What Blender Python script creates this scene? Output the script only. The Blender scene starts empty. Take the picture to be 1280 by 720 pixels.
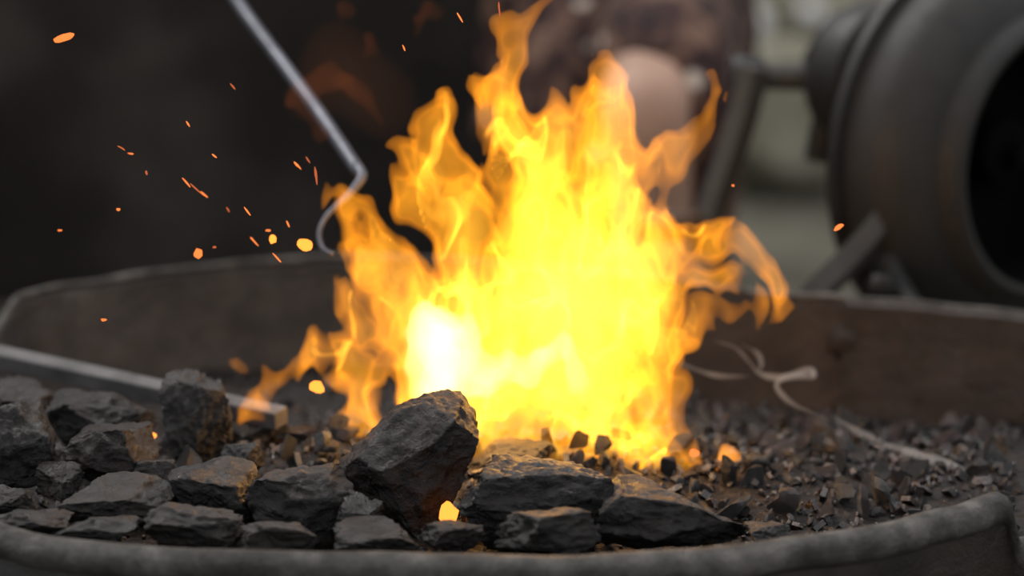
import bpy, bmesh, math, random
import numpy as np
from mathutils import Vector, Matrix, noise, Quaternion
random.seed(7)
SC = bpy.context.scene
COL = SC.collection
SC.view_settings.view_transform = 'Standard'
SC.view_settings.look = 'None'
PI = math.pi

# ------------------------------------------------------------------ camera
CAM = Vector((0, -1.8, 0.5)); PITCH = math.radians(14); F = 3378.0
def at(px, py, Y):
    f = Vector((0, math.cos(PITCH), -math.sin(PITCH))); u = Vector((0, math.sin(PITCH), math.cos(PITCH)))
    d = f*F + Vector((1, 0, 0))*(px-640) + u*(360-py)
    return CAM + d*((Y-CAM.y)/d.y)
def pxs(Y, py=500):     # metres per pixel at depth Y
    return (Y+1.8)/math.cos(PITCH)/F
cd = bpy.data.cameras.new('camera'); cam = bpy.data.objects.new('camera', cd); COL.objects.link(cam)
cam.location = CAM; cam.rotation_euler = (PI/2-PITCH, 0, 0)
cd.sensor_width = 36; cd.lens = F/1280*36; cd.clip_start = .05; cd.clip_end = 100
cd.dof.use_dof = True; cd.dof.focus_distance = 1.70; cd.dof.aperture_fstop = 3.0
SC.camera = cam

# ------------------------------------------------------------------ helpers
def tag(o, label=None, cat=None, group=None, kind=None):
    if label: o['label'] = label
    if cat: o['category'] = cat
    if group: o['group'] = group
    if kind: o['kind'] = kind
    return o
def empty(name, loc=(0, 0, 0)):
    o = bpy.data.objects.new(name, None); COL.objects.link(o); o.location = loc; o.empty_display_size = .05
    return o
def link_mesh(name, me, mat, parent=None, smooth=True, loc=None):
    if mat: me.materials.append(mat)
    if smooth: me.polygons.foreach_set('use_smooth', [True]*len(me.polygons))
    o = bpy.data.objects.new(name, me); COL.objects.link(o)
    if loc is not None: o.location = loc
    if parent is not None: o.parent = parent
    return o
def bm_obj(name, bm, mat, parent=None, smooth=True, loc=None):
    bmesh.ops.recalc_face_normals(bm, faces=bm.faces)
    me = bpy.data.meshes.new(name); bm.to_mesh(me); bm.free()
    return link_mesh(name, me, mat, parent, smooth, loc)
def add_tube(bm, pts, radii, seg=16, flat=None):
    pts = [Vector(p) for p in pts]; n = len(pts)
    if not hasattr(radii, '__len__'): radii = [radii]*n
    t0 = (pts[1]-pts[0]).normalized()
    a = Vector((0, 0, 1)) if abs(t0.z) < .9 else Vector((1, 0, 0))
    nr = (a - t0*a.dot(t0)).normalized(); rings = []; prev = t0
    for i, p in enumerate(pts):
        t = (pts[min(i+1, n-1)]-pts[max(i-1, 0)]).normalized()
        q = prev.rotation_difference(t); nr = (q @ nr); nr = (nr - t*nr.dot(t)).normalized(); prev = t
        b = t.cross(nr); sx, sy = flat or (1, 1)
        rings.append([bm.verts.new(p + (nr*math.cos(k*2*PI/seg)*sx + b*math.sin(k*2*PI/seg)*sy)*radii[i]) for k in range(seg)])
    for i in range(n-1):
        for k in range(seg):
            bm.faces.new((rings[i][k], rings[i][(k+1) % seg], rings[i+1][(k+1) % seg], rings[i+1][k]))
    bm.faces.new(rings[0][::-1]); bm.faces.new(rings[-1])
def smooth_path(pts, sub=6):
    P = [Vector(p) for p in pts]; out = []
    for i in range(len(P)-1):
        p0, p1, p2, p3 = P[max(i-1, 0)], P[i], P[i+1], P[min(i+2, len(P)-1)]
        for k in range(sub):
            t = k/sub
            out.append(.5*((2*p1)+(p2-p0)*t+(2*p0-5*p1+4*p2-p3)*t*t+(3*p1-p0-3*p2+p3)*t**3))
    out.append(P[-1]); return out
def lathe(bm, prof, seg=64, M=None):
    rings = []
    for (z, r) in prof:
        rings.append([bm.verts.new((r*math.cos(k*2*PI/seg), r*math.sin(k*2*PI/seg), z)) for k in range(seg)] if r > 1e-6 else [bm.verts.new((0, 0, z))])
    for i in range(len(rings)-1):
        A, B = rings[i], rings[i+1]
        for k in range(seg):
            a = [A[k % len(A)], A[(k+1) % len(A)], B[(k+1) % len(B)], B[k % len(B)]]
            a = list(dict.fromkeys(a))
            if len(a) > 2: bm.faces.new(a)
    if M is not None: bmesh.ops.transform(bm, matrix=M, verts=bm.verts)
def add_box(bm, size, M, bevel=0.0):
    r = bmesh.ops.create_cube(bm, size=1)
    vs = r['verts']
    for v in vs: v.co = Vector((v.co.x*size[0], v.co.y*size[1], v.co.z*size[2]))
    if bevel:
        es = list({e for v in vs for e in v.link_edges})
        rr = bmesh.ops.bevel(bm, geom=es, offset=bevel, segments=3, affect='EDGES')
        vs = list({v for f in rr['faces'] for v in f.verts} | {v for v in vs if v.is_valid})
    for v in vs: v.co = M @ v.co

# ------------------------------------------------------------------ materials
def mat_new(name):
    m = bpy.data.materials.new(name); m.use_nodes = True
    nt = m.node_tree; nt.nodes.clear(); out = nt.nodes.new('ShaderNodeOutputMaterial')
    return m, nt, out
def ramp(nt, fac, stops):
    r = nt.nodes.new('ShaderNodeValToRGB'); e = r.color_ramp.elements
    while len(e) < len(stops): e.new(.5)
    for k, (p, c) in enumerate(stops): e[k].position = p; e[k].color = (*c, 1)
    nt.links.new(fac, r.inputs[0]); return r.outputs[0]
def nz(nt, vec, scale, detail=6, rough=.6, dist=0):
    n = nt.nodes.new('ShaderNodeTexNoise'); n.inputs['Scale'].default_value = scale; n.inputs['Detail'].default_value = detail
    n.inputs['Roughness'].default_value = rough; n.inputs['Distortion'].default_value = dist
    nt.links.new(vec, n.inputs['Vector']); return n.outputs[0]
def surf(name, stops, scale, rough=(.4, .8), metal=0, bump=.5, bscale=None, bdist=.002, spec=.5, dust=None, stretch=None, vor=0):
    m, nt, out = mat_new(name)
    tc = nt.nodes.new('ShaderNodeTexCoord'); vec = tc.outputs['Object']
    oi = nt.nodes.new('ShaderNodeObjectInfo')
    ad = nt.nodes.new('ShaderNodeVectorMath'); ad.operation = 'ADD'
    sc_ = nt.nodes.new('ShaderNodeVectorMath'); sc_.operation = 'SCALE'; sc_.inputs['Scale'].default_value = 5
    cx = nt.nodes.new('ShaderNodeCombineXYZ'); nt.links.new(oi.outputs['Random'], cx.inputs[0]); nt.links.new(oi.outputs['Random'], cx.inputs[2])
    nt.links.new(cx.outputs[0], sc_.inputs[0]); nt.links.new(vec, ad.inputs[0]); nt.links.new(sc_.outputs[0], ad.inputs[1]); vec = ad.outputs[0]
    if stretch:
        mp = nt.nodes.new('ShaderNodeMapping'); mp.inputs['Scale'].default_value = stretch; mp.inputs['Rotation'].default_value = (.3, .2, .4)
        nt.links.new(vec, mp.inputs['Vector']); vec2 = mp.outputs[0]
    else: vec2 = vec
    n1 = nz(nt, vec, scale, 7, .65)
    c = ramp(nt, n1, stops)
    if dust:
        g = nt.nodes.new('ShaderNodeNewGeometry'); sp = nt.nodes.new('ShaderNodeSeparateXYZ'); nt.links.new(g.outputs['Normal'], sp.inputs[0])
        ml = nt.nodes.new('ShaderNodeMath'); ml.operation = 'MULTIPLY'; n2 = nz(nt, vec, scale*2.3, 5, .7)
        nt.links.new(sp.outputs['Z'], ml.inputs[0]); nt.links.new(n2, ml.inputs[1])
        rr = nt.nodes.new('ShaderNodeMapRange'); rr.inputs['From Min'].default_value = .15; rr.inputs['From Max'].default_value = .75
        nt.links.new(ml.outputs[0], rr.inputs['Value'])
        mx = nt.nodes.new('ShaderNodeMix'); mx.data_type = 'RGBA'; nt.links.new(rr.outputs[0], mx.inputs[0])
        nt.links.new(c, mx.inputs[6]); mx.inputs[7].default_value = (*dust, 1); c = mx.outputs[2]
    b = nt.nodes.new('ShaderNodeBsdfPrincipled'); nt.links.new(c, b.inputs['Base Color'])
    b.inputs['Metallic'].default_value = metal; b.inputs['Specular IOR Level'].default_value = spec
    n3 = nz(nt, vec2, (bscale or scale*3), 8, .7, .3)
    mr = nt.nodes.new('ShaderNodeMapRange'); mr.inputs['From Min'].default_value = .3; mr.inputs['From Max'].default_value = .7
    mr.inputs['To Min'].default_value = rough[0]; mr.inputs['To Max'].default_value = rough[1]
    nt.links.new(n3, mr.inputs['Value']); nt.links.new(mr.outputs[0], b.inputs['Roughness'])
    h = n3
    if vor:
        v = nt.nodes.new('ShaderNodeTexVoronoi'); v.inputs['Scale'].default_value = vor; nt.links.new(vec2, v.inputs['Vector'])
        a2 = nt.nodes.new('ShaderNodeMath'); a2.operation = 'ADD'; nt.links.new(v.outputs['Distance'], a2.inputs[0]); nt.links.new(n3, a2.inputs[1]); h = a2.outputs[0]
    bp = nt.nodes.new('ShaderNodeBump'); bp.inputs['Strength'].default_value = bump; bp.inputs['Distance'].default_value = bdist
    nt.links.new(h, bp.inputs['Height']); nt.links.new(bp.outputs[0], b.inputs['Normal'])
    nt.links.new(b.outputs[0], out.inputs[0]); return m
def glow_vol(name, col, strength):
    m, nt, out = mat_new(name); e = nt.nodes.new('ShaderNodeEmission'); e.inputs[0].default_value = (*col, 1); e.inputs[1].default_value = strength
    nt.links.new(e.outputs[0], out.inputs['Volume']); return m
def glow(name, col, strength):
    m, nt, out = mat_new(name); e = nt.nodes.new('ShaderNodeEmission'); e.inputs[0].default_value = (*col, 1); e.inputs[1].default_value = strength
    nt.links.new(e.outputs[0], out.inputs[0]); return m

M_coal = surf('coal_black', [(.3, (.003, .0027, .0026)), (.52, (.0085, .0070, .0065)), (.7, (.024, .018, .015))], 30, (.2, .55), bump=1, bscale=70, bdist=.006, dust=(.024, .0195, .017), stretch=(1, 1, 1.1), vor=45, spec=.75)
M_coal_brown = surf('coal_brown', [(.3, (.004, .003, .0027)), (.5, (.0125, .0080, .0063)), (.68, (.038, .018, .011))], 30, (.22, .55), bump=1, bscale=70, bdist=.006, dust=(.023, .016, .013), stretch=(1, 1, 1.1), vor=45, spec=.7)
M_coal_grey = surf('coal_grey', [(.3, (.005, .0045, .0042)), (.5, (.016, .0135, .012)), (.7, (.042, .034, .029))], 30, (.28, .65), bump=1, bscale=70, bdist=.006, dust=(.043, .035, .031), stretch=(1, 1, 1.15), vor=45, spec=.65)
M_clinker = surf('clinker_red', [(.3, (.006, .0035, .003)), (.5, (.026, .0105, .0075)), (.7, (.085, .030, .018))], 60, (.10, .36), bump=.9, bscale=220, bdist=.002, dust=(.050, .026, .019), spec=1)
M_clinkdark = surf('clinker_dark', [(.3, (.003, .0025, .0025)), (.55, (.008, .006, .0058)), (.75, (.028, .020, .018))], 60, (.05, .28), bump=.9, bscale=220, bdist=.002, dust=(.024, .019, .018), spec=1.0)
M_ash_glint = surf('ash_glint_pale', [(.35, (.16, .155, .155)), (.6, (.42, .40, .39))], 90, (.2, .5), bump=.5, bscale=300, bdist=.001)  # ash bits, with the white glints of the rubble painted in the same colour
M_bed = surf('coal_fines', [(.3, (.004, .0031, .0029)), (.5, (.012, .0078, .0064)), (.7, (.032, .018, .013))], 30, (.3, .7), bump=1, bscale=170, bdist=.005, vor=160)
def pan_mat():
    m = surf('pan_steel', [(.28, (.010, .0098, .0100)), (.45, (.025, .0245, .0248)), (.6, (.044, .043, .0435)), (.75, (.092, .089, .088))], 11, (.38, .70), metal=0, bump=.8, bscale=34, bdist=.006)
    nt = m.node_tree; b = [n for n in nt.nodes if n.type == 'BSDF_PRINCIPLED'][0]; src = b.inputs['Base Color'].links[0].from_socket
    tc = nt.nodes.new('ShaderNodeTexCoord'); sp = nt.nodes.new('ShaderNodeSeparateXYZ'); nt.links.new(tc.outputs['Object'], sp.inputs[0])
    k = ramp(nt, sp.outputs['X'], [(0.0, (1.0, 1.0, 1.0)), (.05, (.72, .54, .45))])
    mx = nt.nodes.new('ShaderNodeMix'); mx.data_type = 'RGBA'; mx.blend_type = 'MULTIPLY'; mx.inputs[0].default_value = 1
    nt.links.new(src, mx.inputs[6]); nt.links.new(k, mx.inputs[7])
    m2 = nt.nodes.new('ShaderNodeVectorMath'); m2.operation = 'SCALE'; m2.inputs['Scale'].default_value = 1.3; nt.links.new(mx.outputs[2], m2.inputs[0])
    nt.links.new(m2.outputs[0], b.inputs['Base Color']); return m
M_pan = pan_mat()
M_rim = surf('rim_steel', [(.32, (.025, .023, .021)), (.48, (.070, .065, .059)), (.66, (.17, .158, .145))], 34, (.42, .75), metal=.1, bump=1, bscale=70, bdist=.006)
M_iron = surf('cast_iron', [(.3, (.018, .018, .018)), (.5, (.028, .0275, .027)), (.75, (.042, .038, .035))], 8, (.5, .68), metal=.0, bump=.3, bscale=90, bdist=.002, spec=.4)
M_irondark = surf('dark_iron', [(.3, (.009, .009, .009)), (.7, (.023, .022, .021))], 10, (.4, .65), metal=.0, bump=.3, bscale=70, bdist=.001)
M_strut = surf('strut_iron', [(.3, (.045, .041, .037)), (.7, (.11, .10, .09))], 10, (.4, .65), metal=.1, bump=.3, bscale=70, bdist=.001)
M_black = surf('intake_shade', [(.3, (.002, .002, .002)), (.7, (.004, .004, .004))], 20, (.8, .95), spec=.1)  # darkness inside the intake opening, painted in as near-black colour
M_rod = surf('dull_steel', [(.3, (.08, .083, .10)), (.7, (.20, .205, .24))], 40, (.3, .5), metal=.5, bump=.5, bscale=90, bdist=.001)
M_bar = surf('flat_bar_steel', [(.3, (.085, .082, .083)), (.7, (.20, .195, .195))], 25, (.35, .6), metal=.3, bump=.3, bscale=70, bdist=.001)
M_wall = surf('sooty_wall', [(.34, (.036, .032, .030)), (.5, (.080, .071, .067)), (.66, (.21, .19, .18))], 1.3, (.8, .95), bump=.3, bscale=12, bdist=.01, spec=.15)
M_ground = surf('earth', [(.3, (.04, .037, .027)), (.5, (.085, .078, .058)), (.7, (.16, .15, .115))], 3, (.8, .95), bump=.6, bscale=14, bdist=.03, spec=.2)
M_stone = surf('pale_stone', [(.3, (.24, .225, .165)), (.5, (.38, .355, .27)), (.7, (.5, .475, .38))], 6, (.7, .9), bump=.5, bscale=18, bdist=.01, spec=.2)
M_white = surf('highlight_stone', [(.3, (.8, .8, .78)), (.7, (.92, .92, .9))], 10, (.4, .7), bump=.3, bscale=18, bdist=.005)  # near-white colour that paints the background highlight spots
M_skin = surf('skin', [(.3, (.46, .28, .20)), (.7, (.58, .37, .28))], 12, (.45, .6), bump=.1, bscale=200, bdist=.0005, spec=.4)
M_hair = surf('hair', [(.3, (.02, .012, .008)), (.7, (.05, .03, .02))], 40, (.4, .6), bump=.5, bscale=120, bdist=.003)
M_wood = surf('stool_wood', [(.3, (.08, .045, .025)), (.7, (.16, .09, .05))], 8, (.5, .8), bump=.3, stretch=(8, 1, 1))
M_eye = surf('eye', [(.3, (.7, .7, .7)), (.7, (.8, .8, .8))], 8, (.1, .2))
def cloth_mat():
    m, nt, out = mat_new('spotted_cloth'); tc = nt.nodes.new('ShaderNodeTexCoord')
    v = nt.nodes.new('ShaderNodeTexVoronoi'); v.inputs['Scale'].default_value = 15; nt.links.new(tc.outputs['Object'], v.inputs['Vector'])
    base = ramp(nt, nz(nt, tc.outputs['Object'], 26, 5), [(.40, (.018, .007, .008)), (.5, (.060, .025, .020)), (.60, (.20, .115, .08))])
    k = ramp(nt, v.outputs['Distance'], [(.13, (1, 1, 1)), (.19, (0, 0, 0))])
    mx = nt.nodes.new('ShaderNodeMix'); mx.data_type = 'RGBA'; nt.links.new(k, mx.inputs[0]); nt.links.new(base, mx.inputs[6]); mx.inputs[7].default_value = (.62, .54, .47, 1)
    b = nt.nodes.new('ShaderNodeBsdfPrincipled'); b.inputs['Roughness'].default_value = .85; nt.links.new(mx.outputs[2], b.inputs['Base Color'])
    nt.links.new(b.outputs[0], out.inputs[0]); return m
M_cloth = cloth_mat()

# ------------------------------------------------------------------ world and light
w = bpy.data.worlds.new('world'); SC.world = w; w.use_nodes = True; nt = w.node_tree; nt.nodes.clear()
wo = nt.nodes.new('ShaderNodeOutputWorld'); bg = nt.nodes.new('ShaderNodeBackground'); tc = nt.nodes.new('ShaderNodeTexCoord')
sp = nt.nodes.new('ShaderNodeSeparateXYZ'); nt.links.new(tc.outputs['Generated'], sp.inputs[0])
c = ramp(nt, sp.outputs['Z'], [(.0, (.25, .24, .23)), (.15, (.45, .46, .47)), (.7, (1.0, 1.0, 1.02))])
nt.links.new(c, bg.inputs[0]); bg.inputs[1].default_value = .9; nt.links.new(bg.outputs[0], wo.inputs[0])
def lamp(name, kind, loc, energy, color, **kw):
    l = bpy.data.lights.new(name, kind); l.energy = energy; l.color = color
    for k, v in kw.items(): setattr(l, k, v)
    o = bpy.data.objects.new(name, l); COL.objects.link(o); o.location = loc; return o
s = lamp('overcast_sun', 'SUN', (0, 0, 3), 1.5, (1, .98, .95), angle=math.radians(28))
s.rotation_euler = (math.radians(-28), math.radians(-30), 0)
for k, (x, y, z, e) in enumerate([(-.04, -.03, .0, .28), (.05, -.02, .05, .28)]):
    lamp('fire_light', 'POINT', (x, y, z), e, (1, .48, .14), shadow_soft_size=.04)

# ------------------------------------------------------------------ setting
GZ = -.5
bm = bmesh.new(); bmesh.ops.create_grid(bm, x_segments=120, y_segments=120, size=8)
for v in bm.verts: v.co.z = GZ + .03*noise.noise(v.co*1.3) + (.02*noise.noise(v.co*5)); v.co.y += 5
tag(bm_obj('floor', bm, M_ground), kind='structure')
bm = bmesh.new(); add_box(bm, (4.0, .12, 2.2), Matrix.Translation((-1.83, 2.2, .55)), .01)
tag(bm_obj('wall_back', bm, M_wall), kind='structure')

def rock_mesh(name, seed, dims, sub=4, planes=14, rough=.05, dmin=.5, dmax=.88, strat=0.0, box=False, outline=None, tk=.3):
    rnd = random.Random(seed); bm = bmesh.new(); bmesh.ops.create_icosphere(bm, subdivisions=sub, radius=1)
    P = []
    if outline:
        for v in bm.verts: v.co *= 1.5
        n_ = len(outline)
        for i in range(n_):
            a, b = outline[i], outline[(i+1) % n_]
            nn = Vector((b[1]-a[1], 0, -(b[0]-a[0])))
            if nn.length < 1e-6: continue
            nn.normalize()
            if nn.x*a[0]+nn.z*a[1] < 0: nn = -nn
            d = nn.x*a[0]+nn.z*a[1]; k = rnd.uniform(-tk, tk); n3 = Vector((nn.x, k, nn.z)); ln = n3.length; P.append((n3/ln, d/ln+abs(k)*.12))
        for sg, rr in ((-1, 4), (1, 2)):
            for _ in range(rr):
                n3 = Vector((rnd.gauss(0, .42), sg, rnd.gauss(0, .42))).normalized(); P.append((n3, rnd.uniform(.66, .86)))
    else:
        if box:
            e = Matrix.Rotation(rnd.uniform(-.8, .8), 3, 'Z') @ Matrix.Rotation(rnd.uniform(-.4, .4), 3, 'X') @ Matrix.Rotation(rnd.uniform(-.4, .4), 3, 'Y')
            for axn in range(3):
                for sg in (-1, 1):
                    n = Vector((0, 0, 0)); n[axn] = sg; n = (e @ (n+Vector((rnd.gauss(0, .26), rnd.gauss(0, .26), rnd.gauss(0, .26))))).normalized(); P.append((n, rnd.uniform(.50, .74)))
        for i in range(planes):
            n = Vector((rnd.gauss(0, 1), rnd.gauss(0, 1), rnd.gauss(0, 1))).normalized(); P.append((n, rnd.uniform(dmin, dmax)))
    off = Vector((rnd.uniform(-50, 50), rnd.uniform(-50, 50), rnd.uniform(-50, 50)))
    for v in bm.verts:
        c0 = v.co.normalized()
        for _ in range(3):
            for n, d in P:
                k = v.co.dot(n)-d
                if k > 0: v.co -= n*k*.98
        q = c0*1.6+off; p0 = v.co*2.2+off
        d1 = noise.noise(q)*rough*1.4 - abs(noise.noise(p0*1.4))*rough*1.9 + noise.noise(p0*3.3)*rough*.7
        if sub >= 5:
            d1 += (abs(noise.noise(p0*7))-.2)*rough*.8 + noise.noise(p0*16)*rough*.2
            cc = noise.cell(p0*1.6+Vector((noise.noise(p0*2), noise.noise(p0*2+Vector((7, 7, 7))), 0))*.8); d1 += (cc-.5)*rough*.5
        v.co += c0*d1
    lo = Vector([min(v.co[i] for v in bm.verts) for i in range(3)]); hi = Vector([max(v.co[i] for v in bm.verts) for i in range(3)])
    for v in bm.verts: v.co = Vector([((v.co[i]-lo[i])/(hi[i]-lo[i])-.5)*dims[i] for i in range(3)])
    bmesh.ops.recalc_face_normals(bm, faces=bm.faces)
    me = bpy.data.meshes.new(name); bm.to_mesh(me); bm.free(); return me

def boulder(px, py, Y, wpx, hpx, mat, label, seed, group=None):
    p = at(px, py, Y); s_ = pxs(Y); d = (wpx*s_, wpx*s_*.8, hpx*s_)
    p.z = max(p.z, GZ+d[2]*.42)
    o = link_mesh('boulder', rock_mesh('boulder', seed, d, 4, 9, .04, .7, .95), mat, loc=p); tag(o, label, 'boulder', group); return o
boulder(975, 205, 3.0, 190, 200, M_stone, 'large pale beige boulder on the ground just left of the blower', 3)
boulder(985, 30, 4.6, 190, 110, M_stone, 'low beige boulder farthest back, above the blower crank', 5)
for (px, py, wp, sd, lb) in [(940, 34, 46, 11, 'white stone standing in for a blurred highlight on the beige boulder beside the crank'), (1015, 18, 32, 12, 'small white stone standing in for a highlight at the top next to the blower housing')]:
    p = at(px, py, 3.9); s_ = pxs(3.9)  # white lumps added to give blurred highlight spots in the background
    tag(link_mesh('highlight_stone', rock_mesh('highlight_stone', sd, (wp*s_, wp*s_, wp*s_), 3, 8, .03, .75, .95), M_white, loc=p), lb, 'stone')

# ------------------------------------------------------------------ fire pan
CT = [(0, -.346), (.12, -.330), (.20, -.298), (.26, -.258), (.300, -.228), (.335, -.212), (.38, -.17), (.43, -.05), (.455, .08), (.435, .185), (.39, .217), (.30, .245), (.21, .275), (.10, .33), (-.03, .385), (-.16, .405), (-.27, .365),
      (-.350, .306), (-.378, .283), (-.394, .262), (-.402, .235), (-.42, .15), (-.43, 0), (-.38, -.18), (-.29, -.297), (-.15, -.336)]
def closed_spline(P, sub=24):
    n = len(P); out = []
    for i in range(n):
        p0, p1, p2, p3 = [Vector((*P[(i+k-1) % n], 0)) for k in range(4)]
        for k in range(sub):
            t = k/sub; out.append(.5*((2*p1)+(p2-p0)*t+(2*p0-5*p1+4*p2-p3)*t*t+(3*p1-p0-3*p2+p3)*t**3))
    return out
cs = closed_spline(CT)
L = [0]
for i in range(len(cs)): L.append(L[-1]+(cs[(i+1) % len(cs)]-cs[i]).length)
NC = 640; contour = []
j = 0
for k in range(NC):
    t = L[-1]*k/NC
    while L[j+1] < t: j += 1
    f_ = (t-L[j])/max(1e-9, L[j+1]-L[j]); contour.append(cs[j].lerp(cs[(j+1) % len(cs)], f_))
nrm = []
for k in range(NC):
    d = contour[(k+3) % NC]-contour[(k-3) % NC]; nrm.append(Vector((d.y, -d.x, 0)).normalized())
ZR = -.020
def sst(a, b, x):
    t = max(0, min(1, (x-a)/(b-a))); return t*t*(3-2*t)
def rimz(k):   # the rim is cut down along the right-hand side, behind the blunt front corner
    p = contour[k]; z = ZR + .0035*noise.noise(p*6+Vector((3, 1, 0))) + .0015*noise.noise(p*22)
    z -= .030*sst(-.388, -.412, p.x)*sst(-.05, .05, p.y)
    return z - .032*sst(.300, .312, p.x)*(1-sst(.08, .13, p.y))
def rimw(k):  # the lip is thick at the front and only folded thin at the back
    return 1.2-.85*sst(-.05, .18, contour[k].y)
def inside(x, y, m=1.0):
    a = math.atan2(y, x); best = None
    for k in range(0, NC, 4):
        c = contour[k]
        da = abs((math.atan2(c.y, c.x)-a+PI) % (2*PI)-PI)
        if best is None or da < best[0]: best = (da, c.length)
    return math.hypot(x, y) < best[1]*m
pan = empty('fire_pan', (0, 0, -.16)); tag(pan, 'shallow round hearth pan of worn grey-brown steel filled with coal', 'fire pan')
def loft(bm, prof, wfun=None, ks=None, nzs=.0016, low=None):
    rings = []; idx = ks or range(NC)
    for (o_, z) in prof:
        ring = []
        for k in idx:
            s_ = wfun(k) if wfun else 1
            p = contour[k]+nrm[k]*(o_*s_ + nzs*noise.noise(contour[k]*25+Vector((0, 0, z*40))) + nzs*.4*noise.noise(contour[k]*90+Vector((0, 0, z*90))))
            zz = rimz(k)+z*s_
            if z < -.05: zz = ZR+z
            ring.append(bm.verts.new((p.x, p.y, zz+.16)))
        rings.append(ring)
    m = len(rings[0])
    for i in range(len(rings)-1):
        for k in range(m if not ks else m-1): bm.faces.new((rings[i][k], rings[i][(k+1) % m], rings[i+1][(k+1) % m], rings[i+1][k]))
    return rings
bm = bmesh.new()
R_ = loft(bm, [(-.022, -.135), (-.015, -.10), (-.011, -.08), (-.008, -.06), (-.006, -.030), (-.004, -.02), (-.003, -.012), (-.0025, -.006), (.0005, -.006), (.0005, -.012), (.004, -.02), (.001, -.06), (-.008, -.10), (-.014, -.145)])
bm.faces.new(R_[0]); bm.faces.new(R_[-1][::-1])
bm_obj('pan_wall', bm, M_pan, pan)
ks = [k for k in range(NC) if contour[k].x > .262 and contour[k].y > .135]
bm = bmesh.new()
R_ = loft(bm, [(-.0045, -.003), (-.0085, -.006), (-.010, -.03), (-.014, -.06), (-.017, -.08), (-.021, -.10), (-.027, -.130), (-.020, -.130), (-.010, -.08), (-.0025, -.02)], None, ks)
for a_ in (0, -1): bm.faces.new([r[a_] for r in R_])
bm_obj('overlapping_panel', bm, M_pan, pan, smooth=False)
bm = bmesh.new()
rr_ = .0085
R_ = loft(bm, [(-.001+rr_*math.cos(a)*1.05, -rr_+rr_*math.sin(a)*1.0) for a in [k*2*PI/14 for k in range(14)]], rimw, None, .0020)
for k in range(NC): bm.faces.new((R_[-1][k], R_[-1][(k+1) % NC], R_[0][(k+1) % NC], R_[0][k]))
bm_obj('rolled_rim', bm, M_rim, pan)
for (px, py, Y, r) in [(1060, 427, .250, .0118)]:
    bm = bmesh.new(); p = at(px, py, Y)-Vector((0, 0, -.16))
    M = Matrix.Translation(p+Vector((0, 0, 0))) @ Matrix.Rotation(PI/2, 4, 'X')
    lathe(bm, [(-.012, 0), (-.012, r*1.35), (0.001, r*1.35), (.002, r*.95), (.005, r*.85), (.0065, r*.55), (.007, 0)], 24, M)
    bm_obj('rivet', bm, M_pan, pan)
for (x, y) in [(-.28, -.12), (.28, -.08), (.22, .12), (-.22, .22)]:
    bm = bmesh.new(); add_tube(bm, [(x, y, .005), (x*1.1, y*1.1, GZ+.16+.0)], .016, 14); bm_obj('leg', bm, M_irondark, pan)

def bedz(x, y):
    z = -.066 - .046*sst(-.06, .25, y)
    z += .012*math.exp(-((x-.01)**2+(y+.02)**2)/.02)
    z += .018*math.exp(-((x+.135)**2/.003+(y+.05)**2/.006))
    z += .008*noise.noise(Vector((x*14, y*14, 1))) + .003*noise.noise(Vector((x*45, y*45, 4)))
    return z
bm = bmesh.new(); NR = 90; prev = None; cen = bm.verts.new((0, 0, bedz(0, 0))); KS = list(range(0, NC, 2))
for i in range(1, NR+1):
    t = i/NR; ring = []
    for k in KS:
        p = contour[k]-nrm[k]*.012*t; p = p*t; ring.append(bm.verts.new((p.x, p.y, bedz(p.x, p.y)+.0025*noise.noise(Vector((p.x*130, p.y*130, 7))))))
    m_ = len(ring)
    if prev:
        for k in range(m_): bm.faces.new((prev[k], prev[(k+1) % m_], ring[(k+1) % m_], ring[k]))
    else:
        for k in range(m_): bm.faces.new((cen, ring[k], ring[(k+1) % m_]))
    prev = ring
tag(bm_obj('coal_fines', bm, M_bed), 'bed of fine coal dust and ash covering the pan bottom', 'coal dust', kind='stuff')

# ------------------------------------------------------------------ coal lumps
OUT = {
 0: [(200, 482), (225, 467), (280, 480), (290, 520), (293, 578), (232, 588), (212, 560), (206, 512)],
 1: [(-34, 520), (18, 500), (55, 522), (72, 562), (60, 600), (10, 614), (-34, 602)],
 2: [(80, 548), (108, 528), (180, 525), (201, 560), (196, 592), (130, 608), (94, 600)],
 3: [(52, 512), (78, 494), (150, 492), (190, 515), (186, 548), (90, 556)],
 5: [(74, 628), (100, 604), (180, 600), (226, 622), (216, 650), (110, 658)],
 6: [(208, 592), (250, 580), (300, 594), (322, 650), (262, 657), (224, 626)],
 8: [(303, 622), (330, 588), (402, 582), (446, 610), (452, 655), (420, 682), (350, 682), (318, 652)],
 9: [(422, 592), (434, 570), (504, 502), (532, 494), (574, 503), (599, 534), (597, 560), (552, 656), (522, 670), (452, 650)],
 10: [(571, 604), (596, 575), (660, 571), (744, 584), (798, 610), (794, 650), (744, 682), (602, 684), (575, 650)],
 11: [(744, 627), (772, 602), (850, 616), (934, 652), (930, 674), (800, 686), (748, 676)],
}
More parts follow.
